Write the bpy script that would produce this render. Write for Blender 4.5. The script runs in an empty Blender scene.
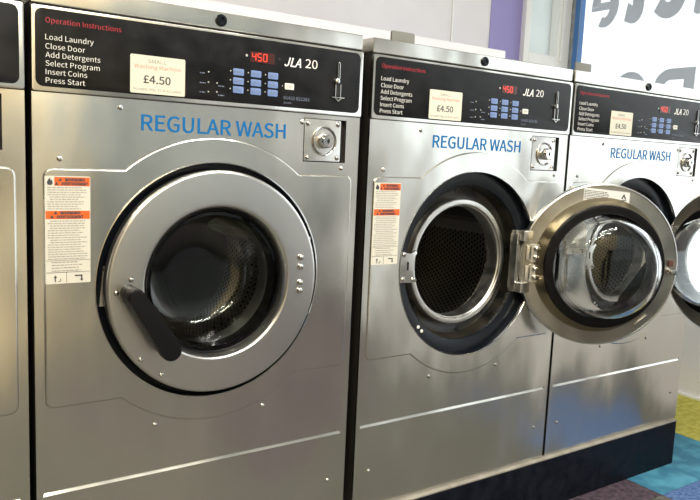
import bpy, bmesh, math, random
from mathutils import Vector, Matrix
random.seed(7)
PI = math.pi
S = bpy.context.scene
COL = S.collection

# ------------------------------------------------------------------ camera
cam_d = bpy.data.cameras.new('camera'); cam = bpy.data.objects.new('camera', cam_d); COL.objects.link(cam)
cam_d.sensor_fit = 'HORIZONTAL'; cam_d.sensor_width = 36; cam_d.lens = 36.863
cam_d.clip_start = 0.02
right = Vector((0.82547945, -0.5627437, 0.04362586))
fwd = Vector((0.56327669, 0.8163821, -0.12743483))
up = Vector((0.03609777, 0.12976826, 0.99088705))
M = Matrix.Identity(4)
for i in range(3):
    M[i][0] = right[i]; M[i][1] = up[i]; M[i][2] = -fwd[i]
M[0][3], M[1][3], M[2][3] = -0.24074, -1.28983, 0.97931
cam.matrix_world = M
S.camera = cam

# ------------------------------------------------------------------ world, lights, exposure
S.view_settings.view_transform = 'Standard'
S.view_settings.look = 'None'
S.view_settings.gamma = 1.0
S.view_settings.use_curve_mapping = False
S.view_settings.exposure = 0.85
W = bpy.data.worlds.new('daylight'); S.world = W; W.use_nodes = True
bg = W.node_tree.nodes['Background']; bg.inputs[0].default_value = (0.93, 0.97, 1.0, 1); bg.inputs[1].default_value = 0.72

def area_light(name, loc, rot, sx, sy, power, color):
    l = bpy.data.lights.new(name, 'AREA'); l.shape = 'RECTANGLE'; l.size = sx; l.size_y = sy
    l.energy = power; l.color = color
    o = bpy.data.objects.new(name, l); COL.objects.link(o); o.location = loc; o.rotation_euler = rot
    return o
# daylight entering through the shopfront (just outside the glass)
area_light('window_daylight', (2.95, -0.6, 1.45), (0, PI/2, 0), 2.2, 3.6, 15, (0.92, 0.97, 1.0))
# light of unseen ceiling lamps added to fill the room (the fittings themselves are built below)
FILL_LAMPS = [(-0.9, -1.3, (1.0, 0.88, 0.66), 24), (0.9, -1.3, (1.0, 0.97, 0.90), 34), (0.0, -2.9, (1.0, 0.95, 0.80), 36)]
for i, (lx, ly, lc, lp) in enumerate(FILL_LAMPS):
    area_light('added_ceiling_light', (lx, ly, 2.60), (0, 0, 0), 1.15, 0.16, lp, lc)

# ------------------------------------------------------------------ materials
def mat(name, col, rough=0.5, metal=0.0, spec=0.5, emit=None, estr=0.0, coat=0.0):
    m = bpy.data.materials.new(name); m.use_nodes = True
    b = m.node_tree.nodes['Principled BSDF']
    b.inputs['Base Color'].default_value = (*col, 1)
    b.inputs['Roughness'].default_value = rough
    b.inputs['Metallic'].default_value = metal
    b.inputs['Specular IOR Level'].default_value = spec
    b.inputs['Coat Weight'].default_value = coat
    if emit:
        b.inputs['Emission Color'].default_value = (*emit, 1); b.inputs['Emission Strength'].default_value = estr
    return m
def nodes(m): return m.node_tree.nodes, m.node_tree.links, m.node_tree.nodes['Principled BSDF']
def add_noise(m, scale, c0=None, c1=None, r0=None, r1=None, bump=0.0, bdist=0.01, stretch=(1, 1, 1), detail=4, lo=0.35, hi=0.65, coord='Object'):
    N, L, B = nodes(m)
    tc = N.new('ShaderNodeTexCoord'); mp = N.new('ShaderNodeMapping'); nz = N.new('ShaderNodeTexNoise')
    mp.inputs['Scale'].default_value = stretch
    nz.inputs['Scale'].default_value = scale; nz.inputs['Detail'].default_value = detail
    L.new(tc.outputs[coord], mp.inputs[0]); L.new(mp.outputs[0], nz.inputs['Vector'])
    if c0:
        r = N.new('ShaderNodeValToRGB'); r.color_ramp.elements[0].position = lo; r.color_ramp.elements[1].position = hi
        r.color_ramp.elements[0].color = (*c0, 1); r.color_ramp.elements[1].color = (*c1, 1)
        L.new(nz.outputs['Fac'], r.inputs[0]); L.new(r.outputs[0], B.inputs['Base Color'])
    if r0 is not None:
        q = N.new('ShaderNodeMapRange'); q.inputs['From Min'].default_value = lo; q.inputs['From Max'].default_value = hi
        q.inputs['To Min'].default_value = r0; q.inputs['To Max'].default_value = r1
        L.new(nz.outputs['Fac'], q.inputs[0]); L.new(q.outputs[0], B.inputs['Roughness'])
    if bump:
        bp = N.new('ShaderNodeBump'); bp.inputs['Strength'].default_value = bump; bp.inputs['Distance'].default_value = bdist
        L.new(nz.outputs['Fac'], bp.inputs['Height']); L.new(bp.outputs[0], B.inputs['Normal'])
    return m

def steel_mat(name, col, r0, r1, wave=0.02):
    m = mat(name, col, 0.3, 1.0)
    N, L, B = nodes(m)
    tc = N.new('ShaderNodeTexCoord')
    gm = N.new('ShaderNodeNewGeometry')
    B.inputs['Roughness'].default_value = (r0+r1)/2
    # slightly buckled sheet: the surface normal wanders by a degree or two
    def wob(scale, st, amp, prev):
        nz = N.new('ShaderNodeTexNoise'); nz.inputs['Scale'].default_value = scale; nz.inputs['Detail'].default_value = 1
        mp = N.new('ShaderNodeMapping'); mp.inputs['Scale'].default_value = st
        L.new(gm.outputs['Position'], mp.inputs[0]); L.new(mp.outputs[0], nz.inputs['Vector'])
        sb = N.new('ShaderNodeVectorMath'); sb.operation = 'SUBTRACT'; sb.inputs[1].default_value = (.5, .5, .5); L.new(nz.outputs['Color'], sb.inputs[0])
        sc = N.new('ShaderNodeVectorMath'); sc.operation = 'MULTIPLY'; sc.inputs[1].default_value = (amp, 0, amp); L.new(sb.outputs[0], sc.inputs[0])
        ad = N.new('ShaderNodeVectorMath'); ad.operation = 'ADD'; L.new(prev, ad.inputs[0]); L.new(sc.outputs[0], ad.inputs[1])
        return ad.outputs[0]
    v = wob(3.0, (1.5, 1, .8), wave, gm.outputs['Normal']); v = wob(11, (1.6, 1, .7), wave*.35, v)
    nm = N.new('ShaderNodeVectorMath'); nm.operation = 'NORMALIZE'; L.new(v, nm.inputs[0]); L.new(nm.outputs[0], B.inputs['Normal'])
    B.inputs['Base Color'].default_value = (*col, 1)
    return m

STEEL = steel_mat('brushed_steel', (0.66, 0.65, 0.605), 0.21, 0.30, 0.36)
STEEL_DOOR = steel_mat('door_steel', (0.70, 0.695, 0.68), 0.26, 0.32, 0.06)
CHROME = mat('chrome', (0.62, 0.61, 0.59), 0.14, 1.0)
DULL_STEEL = add_noise(mat('dull_steel', (0.70, 0.69, 0.66), 0.38, 1.0), 40, r0=.28, r1=.42)
INNER_STEEL = add_noise(mat('inner_door_steel', (0.5, 0.47, 0.43), 0.4, 1.0), 12, (0.34, 0.33, 0.30), (0.42, 0.41, 0.38), .28, .40)
GOLD_BROWN = mat('gold_brown_steel', (0.36, 0.31, 0.21), 0.3, 1.0)  # golden-brown tone for the inner cone of the door ring
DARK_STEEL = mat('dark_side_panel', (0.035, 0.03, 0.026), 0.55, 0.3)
BLACK_PANEL = add_noise(mat('black_panel', (0.006, 0.006, 0.007), 0.35, spec=0.22), 22, (0.005, 0.005, 0.006), (0.010, 0.010, 0.011), .28, .42)
BLACK_RING = mat('black_enamel', (0.005, 0.007, 0.011), 0.30, spec=0.25)
BLACK_FUNNEL = add_noise(mat('port_funnel_black', (0.02, 0.018, 0.014), 0.3), 18, (0.006, 0.006, 0.006), (0.030, 0.026, 0.018), .25, .4)
RUBBER = mat('black_rubber', (0.004, 0.004, 0.005), 0.35, spec=0.2)
HANDLE = mat('black_handle', (0.005, 0.005, 0.006), 0.42, spec=0.2)
BLACK = mat('matt_black', (0.008, 0.008, 0.008), 0.7)
PLINTH = add_noise(mat('plinth_black', (0.004, 0.006, 0.012), 0.55, spec=0.12), 30, (0.003, 0.005, 0.010), (0.008, 0.010, 0.017), .35, .6)
DUST = add_noise(mat('dusty_edge', (0.35, 0.32, 0.27), 0.8), 25, (0.26, 0.24, 0.21), (0.34, 0.32, 0.28))
WHITE_INK = mat('white_lettering', (0.85, 0.84, 0.80), 0.5)
RED_INK = mat('red_lettering', (0.62, 0.035, 0.06), 0.5)
BLUE_INK = mat('blue_lettering', (0.002, 0.13, 0.37), 0.6, spec=.2)
DARK_INK = mat('dark_lettering', (0.05, 0.05, 0.06), 0.6)
GREY_INK = mat('grey_lettering', (0.33, 0.31, 0.29), 0.6)
FAINT_INK = mat('faint_blue_lettering', (0.16, 0.19, 0.27), 0.6)
PINK_INK = mat('pink_lettering', (0.70, 0.30, 0.26), 0.6)
CARD = mat('cream_card', (0.66, 0.64, 0.53), 0.6)
LABEL = mat('label_paper', (0.66, 0.64, 0.56), 0.55)
ORANGE = mat('warning_orange', (0.75, 0.12, 0.015), 0.5)
BTN_BLUE = mat('button_blue', (0.15, 0.23, 0.47), 0.45)
BTN_WHITE = mat('button_white', (0.72, 0.72, 0.66), 0.45)
LED_OFF = mat('indicator_clear', (0.5, 0.5, 0.48), 0.3)
LED_DARK = mat('indicator_dark', (0.03, 0.03, 0.035), 0.3)
DISP = mat('display_window', (0.05, 0.012, 0.01), 0.3)
DIGIT = mat('red_digits', (0.8, 0.05, 0.03), 0.4, emit=(1.0, 0.05, 0.03), estr=.4)
GREY_TAG = mat('grey_plastic', (0.16, 0.16, 0.145), 0.55)
STICKER = mat('sticker_silver', (0.72, 0.72, 0.70), 0.45)

GLASS = bpy.data.materials.new('door_glass'); GLASS.use_nodes = True
_n = GLASS.node_tree.nodes; _l = GLASS.node_tree.links; _n.clear()
_o = _n.new('ShaderNodeOutputMaterial'); _g = _n.new('ShaderNodeBsdfGlass')
_g.inputs['Color'].default_value = (0.97, 0.98, 0.98, 1); _g.inputs['Roughness'].default_value = 0.03; _g.inputs['IOR'].default_value = 1.5
_l.new(_g.outputs[0], _o.inputs[0])

def pane_mat(name, tint):
    m = bpy.data.materials.new(name); m.use_nodes = True
    n = m.node_tree.nodes; l = m.node_tree.links; n.clear()
    o = n.new('ShaderNodeOutputMaterial'); mx = n.new('ShaderNodeMixShader'); f = n.new('ShaderNodeFresnel')
    t = n.new('ShaderNodeBsdfTransparent'); g = n.new('ShaderNodeBsdfGlossy')
    t.inputs[0].default_value = (*tint, 1); g.inputs['Roughness'].default_value = 0.02; f.inputs[0].default_value = 1.3
    l.new(f.outputs[0], mx.inputs[0]); l.new(t.outputs[0], mx.inputs[1]); l.new(g.outputs[0], mx.inputs[2]); l.new(mx.outputs[0], o.inputs[0])
    return m
PANE = pane_mat('window_glass', (0.97, 0.985, 0.98))

# drum steel with a staggered grid of punched holes, uv = (arc length, depth)
def drum_mat():
    m = mat('perforated_drum', (0.3, 0.3, 0.28), 0.4, 1.0)
    N, L, B = nodes(m)
    uv = N.new('ShaderNodeTexCoord')
    sep = N.new('ShaderNodeSeparateXYZ'); L.new(uv.outputs['UV'], sep.inputs[0])
    def math_(op, a, b=None):
        n = N.new('ShaderNodeMath'); n.operation = op
        for i, v in enumerate((a, b)):
            if v is None: continue
            if isinstance(v, (int, float)): n.inputs[i].default_value = v
            else: L.new(v, n.inputs[i])
        return n.outputs[0]
    pit = 0.014
    v = math_('DIVIDE', sep.outputs[1], pit*0.866)
    row = math_('FLOOR', v)
    odd = math_('MULTIPLY', math_('MODULO', row, 2.0), 0.5)
    u = math_('ADD', math_('DIVIDE', sep.outputs[0], pit), odd)
    du = math_('SUBTRACT', math_('FRACT', u), 0.5); dv = math_('SUBTRACT', math_('FRACT', v), 0.5)
    d = math_('SQRT', math_('ADD', math_('MULTIPLY', du, du), math_('MULTIPLY', dv, dv)))
    hole = math_('LESS_THAN', d, 0.30)
    mx = N.new('ShaderNodeMix'); mx.data_type = 'RGBA'
    mx.inputs[6].default_value = (0.55, 0.53, 0.50, 1); mx.inputs[7].default_value = (0.003, 0.003, 0.003, 1)
    L.new(hole, mx.inputs[0]); L.new(mx.outputs[2], B.inputs['Base Color'])
    inv = math_('SUBTRACT', 1.0, hole); L.new(inv, B.inputs['Metallic'])
    return m
DRUM = drum_mat()
DRUM_BACK = mat('drum_back', (0.06, 0.058, 0.055), 0.4, 0.8)

# ------------------------------------------------------------------ mesh helpers
def fin(bm, name, m, parent=None, loc=(0, 0, 0), smooth=True, ang=0.55, link=True):
    bmesh.ops.recalc_face_normals(bm, faces=bm.faces)
    if smooth:
        for f in bm.faces: f.smooth = True
        for e in bm.edges:
            if len(e.link_faces) == 2:
                e.smooth = e.calc_face_angle(0) < ang
            else: e.smooth = False
    me = bpy.data.meshes.new(name); bm.to_mesh(me); bm.free()
    for mm in (m if isinstance(m, (list, tuple)) else [m]): me.materials.append(mm)
    o = bpy.data.objects.new(name, me)
    COL.objects.link(o)
    if parent is not None: o.parent = parent
    o.location = loc
    return o

def box(bm, x0, x1, y0, y1, z0, z1, bev=0.0, seg=2, mi=0):
    vs = [bm.verts.new((x, y, z)) for x in (x0, x1) for y in (y0, y1) for z in (z0, z1)]
    idx = [(0, 1, 3, 2), (4, 6, 7, 5), (0, 4, 5, 1), (2, 3, 7, 6), (0, 2, 6, 4), (1, 5, 7, 3)]
    fs = [bm.faces.new([vs[i] for i in q]) for q in idx]
    for f in fs: f.material_index = mi
    if bev:
        es = list({e for f in fs for e in f.edges})
        bmesh.ops.bevel(bm, geom=es, offset=bev, segments=seg, profile=0.7, affect='EDGES')

def lathe(bm, prof, cx=0, cz=0, seg=96, closed=False, mi=0, uv=False, axis='Y', cy=0):
    """prof = [(radius, offset along axis)]"""
    rings = []
    for (r, y) in prof:
        if r < 1e-6:
            p = (cx, cy+y, cz) if axis == 'Y' else (cx, cy, cz+y)
            rings.append([bm.verts.new(p)])
        else:
            ring = []
            for k in range(seg):
                a = 2*PI*k/seg
                if axis == 'Y': p = (cx+r*math.cos(a), cy+y, cz+r*math.sin(a))
                elif axis == 'Z': p = (cx+r*math.cos(a), cy+r*math.sin(a), cz+y)
                else: p = (cx+y, cy+r*math.cos(a), cz+r*math.sin(a))
                ring.append(bm.verts.new(p))
            rings.append(ring)
    pairs = list(zip(rings[:-1], rings[1:], prof[:-1], prof[1:]))
    if closed: pairs.append((rings[-1], rings[0], prof[-1], prof[0]))
    lay = bm.loops.layers.uv.verify() if uv else None
    for A, Bq, pa, pb in pairs:
        n = max(len(A), len(Bq))
        for k in range(n):
            k2 = (k+1) % n
            vs = [A[k % len(A)], A[k2 % len(A)], Bq[k2 % len(Bq)], Bq[k % len(Bq)]]
            u = []
            for v in vs:
                if v not in u: u.append(v)
            if len(u) < 3: continue
            f = bm.faces.new(u); f.material_index = mi
            if uv:
                R = max(pa[0], pb[0])
                for lp in f.loops:
                    kk = k if lp.vert in (A[k % len(A)], Bq[k % len(Bq)]) else k+1
                    pp = pa if lp.vert in A else pb
                    d = pp[1] if abs(pa[1]-pb[1]) > 1e-4 else pp[0]
                    lp[lay].uv = (2*PI*kk/seg*R, d+1.0) if abs(pa[0]-pb[0]) < .02 else (lp.vert.co.x+2, lp.vert.co.z+2)

def rrect(x0, x1, z0, z1, r, n=6):
    pts = []
    for (cx, cz, a0) in ((x1-r, z1-r, 0), (x0+r, z1-r, PI/2), (x0+r, z0+r, PI), (x1-r, z0+r, 1.5*PI)):
        for k in range(n+1):
            a = a0+PI/2*k/n
            pts.append((cx+r*math.cos(a), cz+r*math.sin(a)))
    return pts

def prism(bm, pts, y0, y1, bev=0.0, mi=0, seg=2):
    """extrude an xz outline from y0 (front) to y1; front rim rounded"""
    A = [bm.verts.new((x, y0, z)) for x, z in pts]; Bv = [bm.verts.new((x, y1, z)) for x, z in pts]
    f0 = bm.faces.new(A); f1 = bm.faces.new(Bv[::-1]); f0.material_index = f1.material_index = mi
    n = len(pts)
    for k in range(n):
        f = bm.faces.new((A[k], Bv[k], Bv[(k+1) % n], A[(k+1) % n])); f.material_index = mi
    if bev:
        bmesh.ops.bevel(bm, geom=list(f0.edges), offset=bev, segments=seg, profile=0.6, affect='EDGES')

def loop_edges(bm, pts, y):
    vs = [bm.verts.new((x, y, z)) for x, z in pts]
    return vs, [bm.edges.new((vs[k], vs[(k+1) % len(vs)])) for k in range(len(vs))]
def fill(bm, loops):
    es = [e for l in loops for e in l]
    r = bmesh.ops.triangle_fill(bm, use_beauty=True, use_dissolve=False, edges=es, normal=(0, -1, 0))
def bridge(bm, A, Bv):
    n = len(A)
    for k in range(n): bm.faces.new((A[k], A[(k+1) % n], Bv[(k+1) % n], Bv[k]))
def circle(cx, cz, r, n=120): return [(cx+r*math.cos(2*PI*k/n), cz+r*math.sin(2*PI*k/n)) for k in range(n)]

try:
    import os
    FONT = bpy.data.fonts.load(os.path.join(bpy.utils.system_resource('DATAFILES'), 'fonts', 'Noto Sans CJK Regular.woff2'))
except Exception:
    FONT = None
CAPH = {}
def text_mesh(s, x0, z0, height=None, width=None, y=0.0, shear=0.0, bold=0.0, ext=0.0002, line=1.0, mirror=False, res=3, cap=None):
    """vertices of a text laid out in the xz plane facing -y; baseline start at (x0, z0). height = cap height"""
    if cap is None:
        if 'cap' not in CAPH:
            CAPH['cap'] = 1.0; h_, _ = text_mesh('H', 0, 0, 1.0, cap=1.0); CAPH['cap'] = max(p[1] for p in h_)
        cap = CAPH['cap']
    c = bpy.data.curves.new('t', 'FONT'); c.body = s
    if FONT: c.font = FONT
    c.size = 1.0; c.shear = shear; c.offset = bold; c.space_line = line
    c.extrude = 0.0; c.resolution_u = res; c.fill_mode = 'FRONT'
    o = bpy.data.objects.new('t', c); COL.objects.link(o)
    bpy.context.view_layer.update()
    me = bpy.data.meshes.new_from_object(o.evaluated_get(bpy.context.evaluated_depsgraph_get()))
    bpy.data.objects.remove(o); bpy.data.curves.remove(c)
    xs = [v.co.x for v in me.vertices]; minx, maxx = min(xs), max(xs)
    sz = height/cap
    sx = width/(maxx-minx) if width else sz
    out = [(x0+(v.co.x-minx)*sx, z0+v.co.y*sz) for v in me.vertices]
    faces = [tuple(p.vertices) for p in me.polygons]
    bpy.data.meshes.remove(me)
    return out, faces
def add_text(bm, s, x0, z0, height, width=None, y=0.0, mi=0, thick=0.0003, **k):
    pts, faces = text_mesh(s, x0, z0, height, width, **k)
    vs = [bm.verts.new((x, y, z)) for x, z in pts]
    new = []
    for f in faces:
        try: fc = bm.faces.new([vs[i] for i in f]); fc.material_index = mi; new.append(fc)
        except ValueError: pass
    r = bmesh.ops.extrude_face_region(bm, geom=new)
    for g in r['geom']:
        if isinstance(g, bmesh.types.BMVert): g.co.y += thick
        if isinstance(g, bmesh.types.BMFace): g.material_index = mi
def scribble_lines(bm, x0, x1, z0, z1, n, y, rnd, h=0.45, mi=0, centre=()):
    """rows of tiny illegible print: broken dashes"""
    st = (z1-z0)/n
    for k in range(n):
        z = z1-st*(k+.5); x = x0+(0.004 if k in centre else 0); e = x1-rnd.random()*(x1-x0)*.25
        while x < e:
            w = rnd.uniform(.002, .007); xe = min(x+w, e)
            box(bm, x, xe, y, y+.0002, z-st*h/2, z+st*h/2, mi=mi)
            x = xe+rnd.uniform(.0009, .0016)

def screw(parent, x, z, r=0.0048, y=0.0, h=0.0028, m=None, name='screw'):
    bm = bmesh.new()
    lathe(bm, [(r, 0), (r*.92, -h*.55), (r*.6, -h*.9), (r*.28, -h), (r*.26, -h*.55), (0, -h*.55)], x, z, 18, cy=y)
    lathe(bm, [(r*1.18, .0), (r*1.18, -.0004), (r*.9, -.0004)], x, z, 18, cy=y)
    return fin(bm, name, m or CHROME, parent)

def empty(name, loc, rz=0.0):
    o = bpy.data.objects.new(name, None); o.empty_display_size = .1; COL.objects.link(o); o.location = loc; o.rotation_euler = (0, 0, rz); return o
def tag(o, label, cat, group=None):
    o['label'] = label; o['category'] = cat
    if group: o['group'] = group
    return o
def structure(o): o['kind'] = 'structure'; return o
def copy_tree(o, parent=None):
    kids = list(o.children)
    c = o.copy(); COL.objects.link(c)
    if parent is not None: c.parent = parent
    for ch in kids: copy_tree(ch, c)
    return c

# ------------------------------------------------------------------ the room
H = 0.155                                  # plinth height: machines stand on it
XW, YB, YF, XL, ZC = 2.75, 1.2, -3.6, -3.0, 2.65
WALLM = add_noise(mat('painted_wall', (0.85, 0.84, 0.87), 0.6), 3, (0.74, 0.73, 0.78), (0.79, 0.78, 0.82))
PURPLE = mat('purple_paint', (0.32, 0.29, 0.60), 0.6)
WARMW = add_noise(mat('beige_wall', (0.6, 0.57, 0.44), 0.7), 2, (0.58, 0.48, 0.31), (0.66, 0.56, 0.38))
LEFTW = add_noise(mat('brown_wall', (0.2, 0.17, 0.12), 0.7), 2, (0.06, 0.05, 0.035), (0.10, 0.08, 0.06))
BLUEW = mat('grey_blue_wall', (0.46, 0.54, 0.60), 0.7)
CEILM = add_noise(mat('ceiling_paint', (0.75, 0.73, 0.68), 0.8), 4, (0.70, 0.68, 0.63), (0.78, 0.76, 0.71))
WFRAME = mat('white_frame', (0.88, 0.89, 0.88), 0.35)
GFRAME = add_noise(mat('grey_frame', (0.30, 0.33, 0.36), 0.5), 30, (0.25, 0.28, 0.31), (0.36, 0.39, 0.42))
BFRAME = mat('blue_frame', (0.06, 0.20, 0.52), 0.45)
NAVY = mat('navy_strip', (0.01, 0.03, 0.10), 0.5)
FROST = bpy.data.materials.new('obscured_glass'); FROST.use_nodes = True
_n = FROST.node_tree.nodes; _l = FROST.node_tree.links; _n.clear()
_o = _n.new('ShaderNodeOutputMaterial'); _m = _n.new('ShaderNodeMixShader'); _d = _n.new('ShaderNodeBsdfDiffuse'); _t = _n.new('ShaderNodeBsdfTranslucent')
_z = _n.new('ShaderNodeTexNoise'); _z.inputs['Scale'].default_value = 4; _r = _n.new('ShaderNodeValToRGB'); _c = _n.new('ShaderNodeTexCoord')
_r.color_ramp.elements[0].position = .35; _r.color_ramp.elements[1].position = .65
_r.color_ramp.elements[0].color = (.76, .80, .78, 1); _r.color_ramp.elements[1].color = (.90, .93, .91, 1)
_l.new(_c.outputs['Object'], _z.inputs['Vector']); _l.new(_z.outputs['Fac'], _r.inputs[0]); _l.new(_r.outputs[0], _t.inputs[0])
_d.inputs[0].default_value = (.6, .66, .64, 1); _m.inputs[0].default_value = .75
_l.new(_d.outputs[0], _m.inputs[1]); _l.new(_t.outputs[0], _m.inputs[2]); _l.new(_m.outputs[0], _o.inputs[0])
CHAR = mat('grout', (0.03, 0.03, 0.03), 0.8)

def carpet(name, c0, c1, sc=120):
    return add_noise(mat(name, c0, 0.75), sc, c0, c1, bump=0.5, bdist=0.003, detail=3, coord='Object', lo=.4, hi=.6)
TILES = [carpet('carpet_teal', (0.03, 0.17, 0.28), (0.07, 0.29, 0.42), 14), carpet('carpet_maroon', (0.035, 0.022, 0.032), (0.09, 0.06, 0.085), 60),
         carpet('carpet_blue', (0.03, 0.08, 0.24), (0.10, 0.18, 0.38), 90), carpet('carpet_yellow', (0.40, 0.36, 0.05), (0.52, 0.50, 0.10), 40),
         carpet('carpet_grey', (0.07, 0.07, 0.06), (0.12, 0.115, 0.10), 40)]
bm = bmesh.new()
gx0, gy0, T = 1.755, -0.135, 0.53
known = {(0, 0): 0, (-1, 0): 1, (-1, -1): 4, (0, -1): 2, (1, 0): 3, (1, 1): 3, (1, -1): 4, (0, 1): 0, (-2, -1): 4}
rf = random.Random(3)
for i in range(-10, 4):
    for j in range(-8, 4):
        xa, xb = max(gx0+i*T, XL-.1), min(gx0+(i+1)*T, XW+.1); ya, yb = max(gy0+j*T, YF-.1), min(gy0+(j+1)*T, YB+.1)
        if xb-xa < 0.01 or yb-ya < .01: continue
        mi = known.get((i, j), rf.choice([1, 4, 4, 4, 4, 4]))
        box(bm, xa+.001, xb-.001, ya+.001, yb-.001, -.012, 0, mi=mi)
box(bm, XL-.1, XW+.1, YF-.1, YB+.1, -.05, -.002, mi=5)
structure(fin(bm, 'floor', TILES+[CHAR], smooth=False))

bm = bmesh.new(); box(bm, XL-.1, XW+.1, YF-.1, YB+.1, ZC, ZC+.1); structure(fin(bm, 'ceiling', CEILM, smooth=False))
# rear wall: white, a purple stretch, then the framed obscured pane in the corner
bm = bmesh.new()
box(bm, XL-.1, 2.21, YB, YB+.1, 0, ZC, mi=0)
box(bm, 2.21, 2.415, YB-.004, YB+.1, 0, ZC, mi=1)
box(bm, 2.415, XW+.1, YB, YB+.1, 0, 1.47, mi=0)
box(bm, 2.415, XW+.1, YB, YB+.1, 2.2, ZC, mi=0)
structure(fin(bm, 'wall_rear', [WALLM, PURPLE], smooth=False))
bm = bmesh.new(); box(bm, 1.972, 1.978, YB-.005, YB, 0, ZC, .001); structure(fin(bm, 'trim_1', WFRAME, smooth=False))
bm = bmesh.new(); box(bm, 2.452, 2.652, YB+.02, YB+.035, 1.52, 2.15); w2 = structure(fin(bm, 'window_2', FROST, smooth=False))
bm = bmesh.new()
box(bm, 2.415, 2.452, YB-.03, YB+.06, 1.47, 2.2, .004); box(bm, 2.652, 2.742, YB-.03, YB+.06, 1.47, 2.2, .004)
box(bm, 2.452, 2.652, YB-.03, YB+.06, 2.15, 2.2, .003); box(bm, 2.452, 2.652, YB-.03, YB+.06, 1.47, 1.522, .003)
box(bm, 2.672, 2.690, YB-.036, YB-.03, 1.50, 2.18, .002)
fin(bm, 'window_frame', WFRAME, w2, smooth=False)
# left wall, wall behind the camera: unseen, colours invented for the steel to mirror
bm = bmesh.new(); box(bm, XL-.1, XL, YF, YB, 0, ZC); structure(fin(bm, 'wall_left', LEFTW, smooth=False))
bm = bmesh.new(); box(bm, XL, .9, YF-.1, YF, 0, ZC, mi=0); box(bm, .9, XW, YF-.1, YF, 0, ZC, mi=1); structure(fin(bm, 'wall_front', [WARMW, BLUEW], smooth=False))
# window wall on the right: low wall, pier, head; shopfront glass with reversed lettering
WY0, WY1, WZ0, WZ1 = -2.45, 1.117, 0.40, 2.40  # unseen front end of the glass lengthened to brighten the mirroring steel
bm = bmesh.new()
box(bm, XW, XW+.1, WY0-.02, YB+.1, 0, WZ0); box(bm, XW, XW+.1, YF, WY0-.02, 0, ZC); box(bm, XW, XW+.1, WY0-.02, YB+.1, WZ1, ZC)
box(bm, XW, XW+.1, WY1+.06, YB+.1, WZ0, WZ1)
structure(fin(bm, 'wall_right', WALLM, smooth=False))
bm = bmesh.new(); box(bm, XW+.03, XW+.036, WY0, WY1, WZ0, WZ1); w1 = structure(fin(bm, 'window_1', PANE, smooth=False))
bm = bmesh.new()
box(bm, XW-.004, XW+.034, WY1+.004, WY1+.036, WZ0, WZ1, .002, mi=1)
box(bm, XW-.006, XW+.06, WY1+.036, WY1+.066, WZ0, WZ1, .002, mi=0)
box(bm, XW-.003, XW+.06, WY1+.066, WY1+.083, WZ0, WZ1, mi=2)
box(bm, XW-.012, XW+.06, WY0-.02, WY0+.03, WZ0, WZ1, .003, mi=0)
box(bm, XW-.012, XW+.06, WY0+.03, WY1, WZ0, WZ0+.05, .003, mi=3); box(bm, XW-.012, XW+.06, WY0+.03, WY1, WZ1-.05, WZ1, .003, mi=3)
fin(bm, 'window_frame', [GFRAME, BFRAME, NAVY, WFRAME], w1, smooth=False)
LETTER = bpy.data.materials.new('grey_vinyl'); LETTER.use_nodes = True
_n = LETTER.node_tree.nodes; _l = LETTER.node_tree.links; _n.clear()
_o = _n.new('ShaderNodeOutputMaterial'); _m = _n.new('ShaderNodeMixShader'); _d = _n.new('ShaderNodeBsdfDiffuse'); _t = _n.new('ShaderNodeBsdfTranslucent')
_d.inputs[0].default_value = (.5, .51, .52, 1); _t.inputs[0].default_value = (.64, .65, .67, 1); _m.inputs[0].default_value = .70
_l.new(_d.outputs[0], _m.inputs[1]); _l.new(_t.outputs[0], _m.inputs[2]); _l.new(_m.outputs[0], _o.inputs[0])
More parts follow.
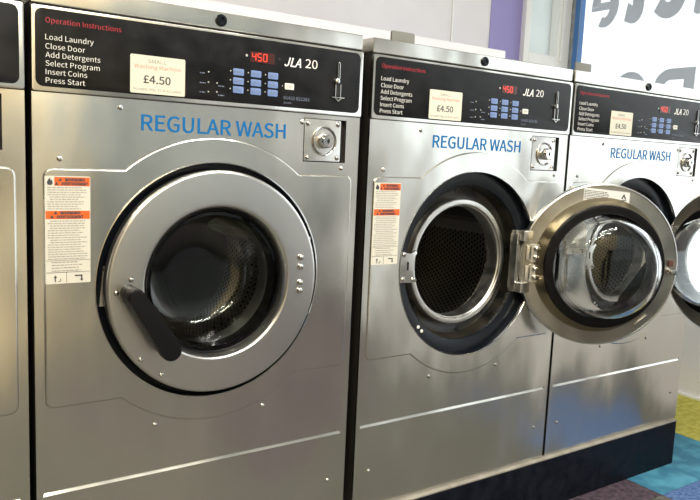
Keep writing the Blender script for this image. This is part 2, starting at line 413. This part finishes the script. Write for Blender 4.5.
def window_word(items, base, name, es=(), ns=()):
    """letters on the glass, reading properly from the street (+y), so reversed from inside. items = (char, lowest y, width, height)"""
    bm = bmesh.new()
    for ch, ylo, wd, hh in items:
        pts, faces = text_mesh(ch, 0, 0, 1.0, None, bold=0.032, res=8)
        mx = max(p[0] for p in pts); ps = [p[1] for p in pts]; z0, z1 = min(ps), max(ps)
        vs = [bm.verts.new((XW+.026, ylo+p[0]/mx*wd, base+(p[1]-z0)/(z1-z0)*hh)) for p in pts]
        for f in faces:
            try: bm.faces.new([vs[i] for i in f])
            except ValueError: pass
    r = bmesh.ops.extrude_face_region(bm, geom=list(bm.faces))
    for g in r['geom']:
        if isinstance(g, bmesh.types.BMVert): g.co.x += .0015
    for ylo, wd, hh in es:
        w = .047; c = wd/2; ru, rv = c-w/2, hh/2-w/2
        P = [(c+k_*math.cos(math.radians(a)), hh/2+l_*math.sin(math.radians(a))) for k_, l_, rng in ((ru+w/2, rv+w/2, range(0, 300, 6)), (ru-w/2, rv-w/2, range(294, -1, -6))) for a in rng]
        n_ = len(P)//2
        bar = [(c-ru+w/2+.0005, hh/2-.017), (c+ru+w/2, hh/2-.017), (c+ru+w/2, hh/2-.0005), (c-ru+w/2+.0005, hh/2+.018)][:4]
        bar = [(c-ru+w/2+.001, hh/2-.020), (c+ru+w/2, hh/2-.020), (c+ru+w/2, hh/2-.001), (c+ru-w/2-.001, hh/2-.001), (c+ru-w/2-.001, hh/2+.016), (c-ru+w/2+.001, hh/2+.016)]
        X0, X1 = XW+.026, XW+.0275
        for ring in ([[P[k], P[k+1], P[2*n_-2-k], P[2*n_-1-k]] for k in range(n_-1)] + [bar]):
            A = [bm.verts.new((X0, ylo+u, base+v)) for u, v in ring]; B_ = [bm.verts.new((X1, ylo+u, base+v)) for u, v in ring]
            bm.faces.new(A); bm.faces.new(B_[::-1])
            if ring is bar:
                for k in range(len(ring)): bm.faces.new((A[k], B_[k], B_[(k+1) % len(ring)], A[(k+1) % len(ring)]))
    for ylo, wd, hh in ns:
        w = .050; ro = wd*.42; c = wd-ro; ri = ro-w; X0, X1 = XW+.026, XW+.0275
        quads = [[(0, 0), (w, 0), (w, hh), (0, hh)], [(w, hh-w), (c, hh-w), (c, hh), (w, hh)], [(wd-w, 0), (wd, 0), (wd, hh-ro), (wd-w, hh-ro)]]
        q_ = lambda R_, a: (c+R_*math.cos(math.radians(a)), hh-ro+R_*math.sin(math.radians(a)))
        quads += [[q_(ri, a), q_(ro, a), q_(ro, a+9), q_(ri, a+9)] for a in range(0, 90, 9)]
        for ring in quads:
            A = [bm.verts.new((X0, ylo+u, base+v)) for u, v in ring]; B_ = [bm.verts.new((X1, ylo+u, base+v)) for u, v in ring]
            bm.faces.new(A); bm.faces.new(B_[::-1])
    bmesh.ops.remove_doubles(bm, verts=bm.verts, dist=1e-5)
    return fin(bm, name, LETTER, w1, smooth=False)
window_word([('t', 0.772, .116, .285), ('c', 0.585, .150, .205), ('l', 0.495, .048, .30)], 1.660, 'lettering', es=[(.925, .152, .205)])
window_word([('o', 0.738, .180, .205)], 1.232, 'lettering', ns=[(.506, .195, .205)])
# skirting of the low wall and the boxed-in duct behind the machines
bm = bmesh.new(); box(bm, XW-.012, XW, YF, YB, 0, .012, .002); structure(fin(bm, 'baseboard_right', WFRAME, smooth=False))
bm = bmesh.new(); box(bm, -1.6, 1.873, .76, .92, 0, 1.421, .006, 2)
structure(fin(bm, 'trim_2', WALLM))


# ------------------------------------------------------------------ plinth
bm = bmesh.new(); box(bm, -1.3, 2.0075, -.012, .70, 0, H-.006, .003)
pl = fin(bm, 'machine_plinth', PLINTH, smooth=False)
tag(pl, 'long black painted plinth on the floor under all the washing machines', 'plinth')
bm = bmesh.new(); box(bm, -1.3, 2.0075, -.013, .70, H-.006, H-.0015, .001); fin(bm, 'dusty_top_edge', DUST, pl, smooth=False)

# ------------------------------------------------------------------ washing machine
PX, PZ = 0.332, 0.573                       # centre of the loading port
HX, HY = 0.527, -0.006                      # hinge pin

def emboss_path(off):
    """outline of the raised area: rectangle with round shoulders above and below the port"""
    x0, x1, z0, z1 = .0175-off, .643+off, .3655-off, .784+off; R = .2765+off; c = .014
    pts = []
    def corner(cx, cz, a0):
        for k in range(5):
            a = a0+PI/2*k/4; pts.append((cx+(c+off)*math.cos(a), cz+(c+off)*math.sin(a)))
    corner(x1-off-c, z1-off-c, 0)
    a1 = math.asin((z1-PZ)/R)
    for k in range(41):
        a = a1+(PI-2*a1)*k/40; pts.append((PX+R*math.cos(a), PZ+R*math.sin(a)))
    corner(x0+off+c, z1-off-c, PI/2)
    corner(x0+off+c, z0+off+c, PI)
    a2 = math.asin((PZ-z0)/R)
    for k in range(41):
        a = PI+a2+(PI-2*a2)*k/40; pts.append((PX+R*math.cos(a), PZ+R*math.sin(a)))
    corner(x1-off-c, z0+off+c, 1.5*PI)
    return pts

def build_machine():
    root = empty('washing_machine', (0, 0, H))
    # cabinet: sides, back, bottom, inner front lining
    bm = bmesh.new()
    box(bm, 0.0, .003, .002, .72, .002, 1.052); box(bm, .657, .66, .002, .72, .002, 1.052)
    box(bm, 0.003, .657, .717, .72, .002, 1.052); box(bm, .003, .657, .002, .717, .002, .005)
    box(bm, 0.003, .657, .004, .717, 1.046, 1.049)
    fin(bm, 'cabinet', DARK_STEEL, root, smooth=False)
    # front sheet with raised area, port opening, lock cut-out, groove
    bm = bmesh.new()
    Zt = .9105
    oV, oE = loop_edges(bm, [(0, 0), (.66, 0), (.66, Zt), (0, Zt)], 0)
    eV, eE = loop_edges(bm, emboss_path(.002), 0)
    lk = [(.5205, .8125), (.6257, .8125), (.6257, .9022), (.5205, .9022)]
    lV, lE = loop_edges(bm, lk, 0)
    gv = [(.0113, .2025), (.6455, .2025), (.6455, .2100), (.0113, .2100)]
    gV, gE = loop_edges(bm, gv, 0)
    fill(bm, [oE, eE, lE, gE])
    iV, iE = loop_edges(bm, emboss_path(-.0015), -.0028)
    mV, mE = loop_edges(bm, emboss_path(.0000), -.0022)
    cV, cE = loop_edges(bm, circle(PX, PZ, .2312), -.0028)
    fill(bm, [iE, cE]); bridge(bm, eV, mV); bridge(bm, mV, iV)
    c2, _ = loop_edges(bm, circle(PX, PZ, .2300), 0.010); bridge(bm, cV, c2)
    g2 = [bm.verts.new(p) for p in ((.0135, .003, .2075), (.6435, .003, .2075))]
    bm.faces.new((gV[0], gV[1], g2[1], g2[0])); bm.faces.new((gV[1], gV[2], g2[1]))
    bm.faces.new((gV[2], gV[3], g2[0], g2[1])); bm.faces.new((gV[3], gV[0], g2[0]))
    l2 = [bm.verts.new((x, .014, z)) for x, z in lk]; bridge(bm, lV, l2)
    o2 = [bm.verts.new((x, .006, z)) for x, z in [(0, 0), (.66, 0), (.66, Zt), (0, Zt)]]; bridge(bm, oV, o2)
    fin(bm, 'front_panel', STEEL, root, ang=.25)
    bm = bmesh.new(); box(bm, .521, .6255, .0135, .02, .8128, .902); fin(bm, 'lock_recess', BLACK, root, smooth=False)
    # bright lip of the port
    bm = bmesh.new(); lathe(bm, [(.2316, -.0024), (.2320, -.0036), (.2306, -.0040), (.2296, -.0026), (.2296, .004)], PX, PZ, 128)
    fin(bm, 'port_lip', CHROME, root)
    # port: black ring, funnel, steel seal ring
    bm = bmesh.new(); lathe(bm, [(.2299, .004), (.2296, .019), (.1985, .020), (.1955, .0215), (.1945, .026)], PX, PZ, 128)
    fin(bm, 'port_ring', BLACK_RING, root)
    bm = bmesh.new(); lathe(bm, [(.1945, .026), (.188, .060), (.178, .066), (.160, .066)], PX, PZ, 128)
    fin(bm, 'port_funnel', BLACK_FUNNEL, root)
    bm = bmesh.new(); lathe(bm, [(.160, .066), (.1612, .049), (.1600, .0445), (.1588, .0432), (.157, .0428), (.150, .0424), (.1478, .0428), (.1466, .0442), (.1460, .048), (.1446, .0495), (.1432, .0500), (.1425, .053), (.1418, .060), (.1418, .088), (.150, .095)], PX, PZ, 128)
    fin(bm, 'seal_ring', DULL_STEEL, root)
    # drum with lifters
    bm = bmesh.new(); lathe(bm, [(.146, .096), (.27, .100), (.27, .52)], PX, PZ, 96, uv=True); lathe(bm, [(.2698, .518), (.12, .522), (.10, .512), (0, .512)], PX, PZ, 96, mi=1)
    dr = fin(bm, 'drum', [DRUM, DRUM_BACK], root)
    for k in range(3):
        a = math.radians(20+120*k)
        bm = bmesh.new()
        prof = [(-.05, .2665), (-.018, .215), (.018, .215), (.05, .2665)]
        A = []
        for y in (.115, .505):
            A.append([bm.verts.new((PX+math.cos(a)*r-math.sin(a)*t, y, PZ+math.sin(a)*r+math.cos(a)*t)) for t, r in prof])
        bm.faces.new(A[0]); bm.faces.new(A[1][::-1])
        for q in range(4): bm.faces.new((A[0][q], A[0][(q+1) % 4], A[1][(q+1) % 4], A[1][q]))
        bmesh.ops.bevel(bm, geom=list(bm.edges), offset=.006, segments=2, affect='EDGES')
        fin(bm, 'drum_lifter', DULL_STEEL, dr)
    # cap along the top
    bm = bmesh.new(); box(bm, 0, .66, 0, .72, 1.0535, 1.0845, .0035, 3); fin(bm, 'top_cap', STEEL, root)
    bm = bmesh.new(); box(bm, .002, .658, .004, .03, 1.0478, 1.0540); fin(bm, 'cap_gap', BLACK, root, smooth=False)
    bm = bmesh.new(); lathe(bm, [(.0112, 0), (.0112, -.003), (.0095, -.0048), (.0055, -.005), (.0045, -.0025), (0, -.0025)], .3326, 1.069, 32)
    fin(bm, 'cap_plug', BLACK_RING, root)
    bm = bmesh.new(); prism(bm, rrect(.124, .193, 1.0835, 1.127, .005), .100, .106, .001); box(bm, .124, .193, .100, .13, 1.0835, 1.0865)
    fin(bm, 'top_bracket', GREY_TAG, root)
    # control panel: steel bezel and glossy black insert
    bm = bmesh.new(); prism(bm, rrect(0, .66, .9118, 1.0492, .004, 3), -.004, .01, .0015); fin(bm, 'panel_bezel', STEEL, root)
    bm = bmesh.new(); prism(bm, rrect(.0055, .6520, .9195, 1.0445, .012), -.0052, -.0035, .0006); fin(bm, 'control_panel', BLACK_PANEL, root)
    Y = -.0055
    bm = bmesh.new(); add_text(bm, 'Operation Instructions', .0217, 1.0222, .0086, .123, y=Y, bold=-.006); fin(bm, 'panel_heading', RED_INK, root, smooth=False)
    bm = bmesh.new()
    for s, z, w in (('Load Laundry', .9952, .077), ('Close Door', .9805, .063), ('Add Detergents', .9668, .088), ('Select Program', .9530, .087), ('Insert Coins', .9393, .066), ('Press Start', .9256, .063)):
        add_text(bm, s, .0212, z, .0086, w, y=Y, bold=-.003)
    fin(bm, 'instruction_lettering', WHITE_INK, root, smooth=False)
    # price card
    bm = bmesh.new(); prism(bm, rrect(.1605, .2612, .9220, .9885, .0025, 3), -.0062, -.0052); cd = fin(bm, 'price_card', CARD, root, smooth=False)
    bm = bmesh.new(); add_text(bm, 'SMALL', .1918, .9758, .0066, .034, y=-.0065); fin(bm, 'card_lettering', GREY_INK, cd, smooth=False)
    bm = bmesh.new(); add_text(bm, 'Accepts 50p, £1 & £2 coins', .1655, .9276, .0042, .088, y=-.0065); fin(bm, 'card_lettering', GREY_INK, cd, smooth=False)
    bm = bmesh.new(); add_text(bm, 'Washing Machine', .1675, .9655, .0070, .086, y=-.0065); fin(bm, 'card_lettering', PINK_INK, cd, smooth=False)
    bm = bmesh.new(); add_text(bm, '£4.50', .1840, .9405, .0133, .050, y=-.0065, bold=.006); fin(bm, 'price_lettering', DARK_INK, cd, smooth=False)
    # display
    bm = bmesh.new(); prism(bm, rrect(.392, .4452, .9995, 1.0200, .002, 3), -.0060, -.0050); ds = fin(bm, 'display', DISP, root, smooth=False)
    bm = bmesh.new()
    seg = {'a': (0, 1, 1, 1), 'b': (1, .5, 1, 1), 'c': (1, 0, 1, .5), 'd': (0, 0, 1, 0), 'e': (0, 0, 0, .5), 'f': (0, .5, 0, 1), 'g': (0, .5, 1, .5)}
    for ch, sg, dx in (('4', 'fgbc', .3965), ('5', 'afgcd', .4085), ('0', 'abcdef', .4205)):
        for s in sg:
            x0, z0, x1, z1 = seg[s]; w, h, t = .0075, .0135, .0008
            X0, X1, Z0, Z1 = dx+x0*w, dx+x1*w, 1.0032+z0*h, 1.0032+z1*h
            box(bm, X0-t+(t*1.4 if x0 != x1 else 0), X1+t-(t*1.4 if x0 != x1 else 0), -.0064, -.0059, Z0-t+(t*1.4 if z0 != z1 else 0), Z1+t-(t*1.4 if z0 != z1 else 0))
    fin(bm, 'display_digits', DIGIT, ds, smooth=False)
    def lamp(x, z, r, m):
        bm = bmesh.new(); lathe(bm, [(r, 0), (r*.8, -.0008), (0, -.0012)], x, z, 14, cy=-.0052); fin(bm, 'indicator_light', m, root)
    lamp(.3848, 1.0106, .0026, LED_OFF); lamp(.4559, 1.0112, .0026, LED_DARK)
    for x, z in ((.3075, .972), (.3075, .953), (.3075, .9355), (.3245, .953), (.3245, .9365)): lamp(x, z, .0016, LED_OFF)
    bm = bmesh.new()
    for x, z in ((.290, .967), (.290, .949), (.290, .932), (.327, .946), (.327, .929)): scribble_lines(bm, x, x+.013, z, z+.004, 1, Y, random.Random(int(z*1000)))
    fin(bm, 'indicator_lettering', FAINT_INK, root, smooth=False)
    names = (('HOT', 'WARM', 'COLD'), ('NORMAL', 'PERM', 'COLORS'), ('DELICATE', 'BULKY', 'WOOL'))
    for r_, z in enumerate((.9775, .9606, .9443)):
        for c_, x in enumerate((.3683, .4055, .4428)):
            bm = bmesh.new(); prism(bm, rrect(x-.0112, x+.0112, z-.0064, z+.0064, .0018, 3), -.0064, -.005, .0005)
            bt = fin(bm, 'program_button', BTN_BLUE, root)
            bm = bmesh.new(); scribble_lines(bm, x-.008, x+.010, z-.0026, z+.0026, 2, -.0066, random.Random(r_*3+c_), .5); fin(bm, 'button_lettering', DARK_INK if False else FAINT_INK, bt, smooth=False)
            lamp(x-.0165, z+.001, .0014, LED_OFF)
    bm = bmesh.new(); prism(bm, rrect(.4697, .4907, .9543, .9668, .0018, 3), -.0064, -.005, .0005); bt = fin(bm, 'start_button', BTN_WHITE, root)
    bm = bmesh.new(); add_text(bm, 'START', .4728, .9586, .0044, .015, y=-.0067); fin(bm, 'button_lettering', GREY_INK, bt, smooth=False)
    lamp(.4645, .9606, .0014, LED_OFF)
    bm = bmesh.new(); add_text(bm, 'JLA', .4675, 1.0000, .0170, .0385, y=Y, shear=.28, bold=.006); add_text(bm, '20', .5160, 1.0012, .0170, .0285, y=Y)
    fin(bm, 'maker_lettering', WHITE_INK, root, smooth=False)
    bm = bmesh.new(); add_text(bm, '01422 822282', .4681, .9350, .0062, .060, y=Y); fin(bm, 'telephone_lettering', FAINT_INK, root, smooth=False)
    bm = bmesh.new(); add_text(bm, 'jla.com', .4685, .9268, .0036, .017, y=Y); fin(bm, 'telephone_lettering', FAINT_INK, root, smooth=False)
    # coin slide: slot, round boss, square window, arrow bar
    bm = bmesh.new()
    A = rrect(.5935, .5995, .984, 1.0205, .0028); prism(bm, A, -.0085, -.005, .001)
    fin(bm, 'coin_slot', CHROME, root)
    bm = bmesh.new(); box(bm, .5950, .5980, -.0089, -.0080, .988, 1.0185); box(bm, .5905, .6010, -.0070, -.0050, .9515, .9745); fin(bm, 'slot_opening', BLACK, root, smooth=False)
    bm = bmesh.new(); lathe(bm, [(.0070, 0), (.0068, -.004), (.0052, -.0075), (.0025, -.0088), (0, -.009)], .5915, .9815, 28, cy=-.005)
    box(bm, .5885, .5905, -.0085, -.005, .9495, .976, .0006); box(bm, .6008, .6028, -.0085, -.005, .9495, .976, .0006)
    fin(bm, 'coin_boss', CHROME, root)
    bm = bmesh.new(); box(bm, .5825, .6125, -.0080, -.005, .9475, .9492, .0005)
    prism(bm, [(.589, .9470), (.5975, .9400), (.606, .9470), (.6035, .9470), (.5975, .9420), (.5915, .9470)], -.008, -.005)
    fin(bm, 'coin_arrow', DULL_STEEL, root)
    # blue legend
    bm = bmesh.new(); add_text(bm, 'REGULAR WASH', .1826, .8573, .0278, .2955, y=-.0006, bold=.004, thick=.0005); fin(bm, 'wash_lettering', BLUE_INK, root, smooth=False)
    # lock
    bm = bmesh.new(); prism(bm, rrect(.5235, .6125, .8143, .9008, .002, 3), .001, .0125, .0008); lp = fin(bm, 'lock_plate', DULL_STEEL, root)
    bm = bmesh.new(); lathe(bm, [(.0305, .001), (.0302, -.0020), (.0290, -.0028), (.0275, -.0020), (.0230, .0040), (.0190, .0070), (.0165, .0070), (.0155, .003), (.0148, -.0130), (.0138, -.0160), (.0125, -.0172), (.0035, -.0175)], .571, .8565, 48)
    fin(bm, 'lock_cylinder', CHROME, lp)
    bm = bmesh.new(); lathe(bm, [(.0036, -.0174), (0, -.0178)], .571, .8565, 20); box(bm, .5696, .5724, -.0182, -.0174, .8515, .8615, .0004); fin(bm, 'keyhole', BLACK, lp)
    for x, z in ((.5307, .8915), (.6050, .8925), (.5312, .8220), (.6050, .8228)): screw(lp, x, z, .0048, .001, .004)
    for x, z in ((.043, .8014), (.1448, .8944), (.6163, .8011), (.5168, .8928), (.2126, .3003), (.4433, .3005), (.6143, .0963), (.0419, .0933)): screw(root, x, z)
    # warning label
    x0, x1, z0, z1 = .0180, .0926, .5868, .7722
    bm = bmesh.new(); prism(bm, rrect(x0, x1, z0, z1, .002, 3), -.0036, -.0028); wl = fin(bm, 'warning_label', LABEL, root, smooth=False)
    bm = bmesh.new(); box(bm, .0335, x1-.001, -.0039, -.0035, .7557, .7706); fin(bm, 'orange_band', ORANGE, wl, smooth=False)
    bm = bmesh.new(); box(bm, x0+.001, x1-.001, -.0039, -.0035, .6990, .7130); fin(bm, 'orange_band', ORANGE, wl, smooth=False)
    bm = bmesh.new()
    for zz, xx in ((.7557, .046), (.6990, .038)):
        add_text(bm, 'WARNING', xx+.004, zz+.0083, .0047, .034, y=-.0042, bold=.02); add_text(bm, 'AVERTISSEMENT', xx-.002, zz+.0015, .0045, .045, y=-.0042, bold=.02)
        for dz, ax in ((.0083, xx-.003), (.0015, xx-.009)):
            prism(bm, [(ax-.0032, zz+dz), (ax+.0032, zz+dz), (ax, zz+dz+.0055)], -.0042, -.0039)
    fl = [(0, -.0062), (.003, -.0055), (.0046, -.0025), (.0040, .0010), (.0024, .0035), (.0018, .0012), (.0010, .0030), (.0008, .0064), (-.0022, .0040), (-.0040, .0005), (-.0048, -.0022), (-.0032, -.0052)]
    prism(bm, [(.0262+a, .7628+b) for a, b in fl], -.0042, -.0037)
    fin(bm, 'label_lettering', DARK_INK, wl, smooth=False)
    bm = bmesh.new()
    box(bm, .0330, .0346, -.0042, -.0037, .5905, .5985); prism(bm, [(.0308, .5975), (.0368, .5975), (.0338, .6015)], -.0042, -.0037)
    box(bm, .0385, .0420, -.0042, -.0037, .5905, .5915); box(bm, .0420, .0430, -.0042, -.0037, .5915, .5960)
    box(bm, .0660, .0790, -.0042, -.0037, .5990, .6010); box(bm, .0765, .0785, -.0042, -.0037, .5930, .5990); prism(bm, [(.0745, .5935), (.0805, .5935), (.0775, .5900)], -.0042, -.0037)
    box(bm, x0+.001, x1-.001, -.0040, -.0037, .6062, .6068); box(bm, .0520, .0526, -.0040, -.0037, .5880, .6062); box(bm, x0+.001, x1-.001, -.0040, -.0037, .6270, .6275)
    fin(bm, 'label_arrows', DARK_INK, wl, smooth=False)
    rr = random.Random(5)
    bm = bmesh.new(); scribble_lines(bm, x0+.004, x1-.004, .7145, .7545, 10, -.0039, rr, .38, centre=(4, 5)); scribble_lines(bm, x0+.004, x1-.004, .628, .6975, 17, -.0039, rr, .38, centre=(0, 2, 3, 8, 9)); scribble_lines(bm, x0+.010, x1-.012, .607, .6265, 4, -.0039, rr, .36)
    fin(bm, 'small_print', GREY_INK, wl, smooth=False)
    # latch keeper on the left of the port
    bm = bmesh.new()
    prism(bm, [(.112, .537), (.164, .535), (.170, .541), (.158, .552), (.151, .575), (.155, .592), (.167, .606), (.163, .613), (.148, .604), (.120, .611)], .014, .019, .001)
    kp = fin(bm, 'latch_keeper', DULL_STEEL, root)
    screw(kp, .1262, .604, .0058, .014, .004); screw(kp, .1262, .5445, .0058, .014, .004); screw(kp, .158, .5425, .0058, .014, .004)
    bm = bmesh.new(); box(bm, .1375, .1420, .0128, .0145, .566, .586, .001); fin(bm, 'keeper_slot', BLACK, kp, smooth=False)
    for x, z in ((.187, .4225), (.1985, .4115)):
        bm = bmesh.new(); lathe(bm, [(.0045, 0), (.004, -.0015), (0, -.002)], x, z, 16, cy=.020); fin(bm, 'white_plug', WHITE_INK, root)
    # hinge bracket fixed in the port
    bm = bmesh.new()
    box(bm, .492, .511, .004, .021, .492, .655, .003)
    box(bm, .488, .494, -.004, .020, .500, .647, .002)
    for za, zb in ((.628, .656), (.491, .519)):
        box(bm, .496, .530, -.0205, .006, za, zb, .005, 3)
        lathe(bm, [(.0001, za), (.0125, za), (.0135, za+.001), (.0135, zb-.001), (.0125, zb), (.0001, zb)], HX, 0, 20, axis='Z', cy=HY)
    hb = fin(bm, 'hinge_bracket', DULL_STEEL, root)
    screw(hb, .5015, .6400, .005, .004, .003); screw(hb, .5015, .5070, .005, .004, .003)
    build_door(root)
    return root

def build_door(root):
    # door mesh with its origin on the hinge pin
    cx, cy = PX-HX, -HY
    L0 = (HX, HY, PZ)
    bm = bmesh.new()
    lathe(bm, [(.1430, .030), (.1430, .000), (.1445, -.0105), (.1470, -.0175), (.1490, -.0210), (.1515, -.0225), (.1525, -.0226), (.160, -.0226), (.2105, -.0226), (.2125, -.0225), (.2145, -.0212), (.2164, -.0190), (.2168, -.017), (.2168, -.002), (.2162, .0030), (.2145, .0045), (.2120, .0050)], cx, 0, 128, cy=cy)
    dr = fin(bm, 'door', STEEL_DOOR, root, L0, ang=.6)
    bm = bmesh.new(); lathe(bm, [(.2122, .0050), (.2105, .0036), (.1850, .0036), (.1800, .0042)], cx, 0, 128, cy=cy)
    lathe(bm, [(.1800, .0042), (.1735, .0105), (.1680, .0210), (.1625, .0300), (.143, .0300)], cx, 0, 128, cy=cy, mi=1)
    fin(bm, 'inner_door_ring', [INNER_STEEL, GOLD_BROWN], dr, ang=.5)
    bm = bmesh.new(); lathe(bm, [(.1425, .012), (.1625, .0300), (.1630, .036), (.1610, .0405), (.1550, .0420), (.1460, .0400), (.1400, .0410), (.1362, .036), (.1362, .005), (.1395, -.003), (.1425, -.002)], cx, 0, 128, closed=True, cy=cy)
    fin(bm, 'door_gasket', RUBBER, dr)
    outer = [(.1362, -.001), (.1340, .048), (.1315, .070), (.1280, .088), (.1215, .102), (.1130, .1120), (.1030, .1180), (.0850, .1215), (.05, .1230), (0, .1235)]
    inner = [(0, .1175), (.05, .1170), (.0830, .1155), (.0985, .1120), (.1075, .1068), (.1148, .0985), (.1208, .0868), (.1245, .070), (.1272, .048), (.1300, -.001)]
    bm = bmesh.new(); lathe(bm, outer+inner, cx, 0, 128, closed=True, cy=cy)
    fin(bm, 'glass_bowl', GLASS, dr, ang=.9)
    # handle on a round boss, left side of the door
    hx, hz = .1535-HX, .5665-PZ
    bm = bmesh.new(); lathe(bm, [(.0150, -.0222+.0), (.0150, -.040), (.0130, -.052), (.0115, -.060), (0, -.060)], hx, hz, 32, cy=cy)
    ha = fin(bm, 'handle_boss', RUBBER, dr)
    ex, ez = .2205-.1535, .459-.5665
    L_ = math.hypot(ex, ez); d = (ex/L_, ez/L_); n = (-d[1], d[0])
    pts = []
    r0, r1 = .0150, .0190
    for k in range(13):
        a = PI/2+PI*k/12; pts.append((math.cos(a)*r0, math.sin(a)*r0))
    for k in range(13):
        a = -PI/2+PI*k/12; pts.append((L_-.004+math.cos(a)*r1, math.sin(a)*r1))
    out = [(hx+d[0]*u+n[0]*v, hz+d[1]*u+n[1]*v) for u, v in pts]
    bm = bmesh.new(); prism(bm, out[::-1], -.074+cy, -.052+cy, .006, seg=3); fin(bm, 'door_handle', HANDLE, dr)
    yf = -.0225+cy
    for x, z in ((.1585, .5900), (.1325, .5670), (.1770, .4390), (.2165, .4050)): screw(dr, x-HX, z-PZ, .0044, yf, .0022)
    for dz in (.0430, .0235, -.0100, -.0265):
        bm = bmesh.new(); lathe(bm, [(.0072, 0), (.0068, -.0028), (.005, -.0052), (.0022, -.0064), (0, -.0066)], cx+.1780, dz, 24, cy=yf); fin(bm, 'door_rivet', CHROME, dr)
    # inside: hinge leaves, latch pin, maker's sticker, spring clip
    for za in (.0035, -.0500):
        bm = bmesh.new(); prism(bm, [(cx+px, pz) for px, pz in rrect(.163, .1935, za, za+.047, .008)][::-1], .0085+cy, .0036+cy, .0); box(bm, cx+.186, cx+.202, .0000+cy, .0085+cy, za+.004, za+.043, .003)
        lf = fin(bm, 'hinge_leaf', DULL_STEEL, dr)
        for dz in (.012, .035):
            bm = bmesh.new(); lathe(bm, [(.0078, .0085), (.0078, .0105), (.0058, .0150), (.0022, .0165), (0, .0165)], cx+.176, za+dz, 6+12, cy=cy); fin(bm, 'hinge_bolt', CHROME, lf)
    bm = bmesh.new(); lathe(bm, [(.0100, .0036), (.0098, .010), (.0062, .012), (.006, .022), (.0082, .024), (.0075, .0285), (0, .0295)], cx-.195, -.010, 24, cy=cy); fin(bm, 'latch_pin', CHROME, dr)
    bm = bmesh.new(); box(bm, cx-.200, cx-.188, .0036+cy, .012+cy, .004, .020, .0015); fin(bm, 'latch_stop', mat('rusty_stop', (.09, .035, .025), .6), dr)
    a = math.radians(-131)
    bm = bmesh.new(); prism(bm, rrect(-.024, .024, -.006, .006, .0055), .0036, .0085, .001)
    c_, s_ = math.cos(a+PI/2), math.sin(a+PI/2)
    for v in bm.verts:
        x, z = v.co.x, v.co.z; v.co = Vector((cx+.197*math.cos(a)+x*c_-z*s_, v.co.y+cy, .197*math.sin(a)+x*s_+z*c_))
    fin(bm, 'spring_clip', CHROME, dr)
    # sticker (follows the rim), facing the inside (+y)
    bm = bmesh.new(); y0 = .0036+cy
    lo = [(-.066, .1500), (.059, .1590), (.0585, .2045), (-.066, .1955)]
    prism(bm, [(cx+x, z) for x, z in lo], y0+.0006, y0-.0005)
    st = fin(bm, 'data_sticker', STICKER, dr, smooth=False)
    bm = bmesh.new(); rr = random.Random(9)
    tmp = bmesh.new(); scribble_lines(tmp, 0, .070, .010, .032, 6, 0, rr, .4); box(tmp, .016, .050, 0, .0002, .0025, .0075)
    box(tmp, .102, .114, 0, .0002, .0160, .0178)
    prism(tmp, [(.100, .0195), (.104, .0195), (.107, .0255), (.110, .0195), (.114, .0195), (.107, .0320)], 0, .0002)
    me = bpy.data.meshes.new('x'); tmp.to_mesh(me); tmp.free(); bm.from_mesh(me); bpy.data.meshes.remove(me)
    sl = (.1590-.1500)/.125
    for v in bm.verts:
        u, w = v.co.x, v.co.z
        v.co = Vector((cx+.057-u, y0+.0008+v.co.y, .1590+w*1.15+.004-u*sl))
    fin(bm, 'sticker_lettering', DARK_INK, st, smooth=False)

m1 = build_machine()
G = 'washing machines in the row'
OFF = [(-0.6708, 0), (0.6876, 150), (1.3575, 80)]
tag(m1, 'stainless steel washing machine with closed round door and black handle, second from the left', 'washing machine', G)
LAB = ['stainless steel washing machine cut off by the left edge of the photo',
       'stainless steel washing machine with its door folded wide open, beside the closed one',
       'rightmost stainless steel washing machine at the window end, its open door facing left']
for (x, ang), lb in zip(OFF, LAB):
    c = copy_tree(m1); c.location = (x, 0, H); c['label'] = lb
    if ang:
        for ch in c.children:
            if ch.name.split('.')[0] == 'door': ch.rotation_euler = (0, 0, math.radians(ang)); ch.location.z -= .003   # an open door hangs a touch low

# ------------------------------------------------------------------ folding table across the room (mirrored in the door glass)
TB = mat('dark_table', (0.03, 0.025, 0.022), 0.5)
tb = empty('folding_table', (1.45, -3.0, 0))
bm = bmesh.new(); box(bm, -.6, .6, -.3, .3, .72, .75, .006); fin(bm, 'tabletop', TB, tb, smooth=False)
for sx in (-.54, .54):
    for sy in (-.25, .25):
        bm = bmesh.new(); box(bm, sx-.02, sx+.02, sy-.02, sy+.02, 0, .72, .003); fin(bm, 'leg', TB, tb, smooth=False)
tag(tb, 'dark table across the room, mirrored in the glass of the closed washing machine', 'table')

# ------------------------------------------------------------------ unseen ceiling lamps, added to light the room
LAMPM = mat('added_lamp_tube', (0.9, 0.9, 0.85), 0.4, emit=(1.0, 0.93, 0.80), estr=5.0)
for i, (lx, ly, lc, lp) in enumerate(FILL_LAMPS):
    r = empty('added_ceiling_lamp', (lx, ly, ZC))
    bm = bmesh.new(); box(bm, -.62, .62, -.07, .07, -.035, 0, .004); fin(bm, 'added_lamp_housing', WFRAME, r, smooth=False)
    bm = bmesh.new(); box(bm, -.60, .60, -.03, .03, -.045, -.034, .004); fin(bm, 'added_lamp_tube', LAMPM, r, smooth=False)
    tag(r, 'unseen white strip lamp added on the ceiling to light the laundry', 'lamp', 'added ceiling strip lamps')
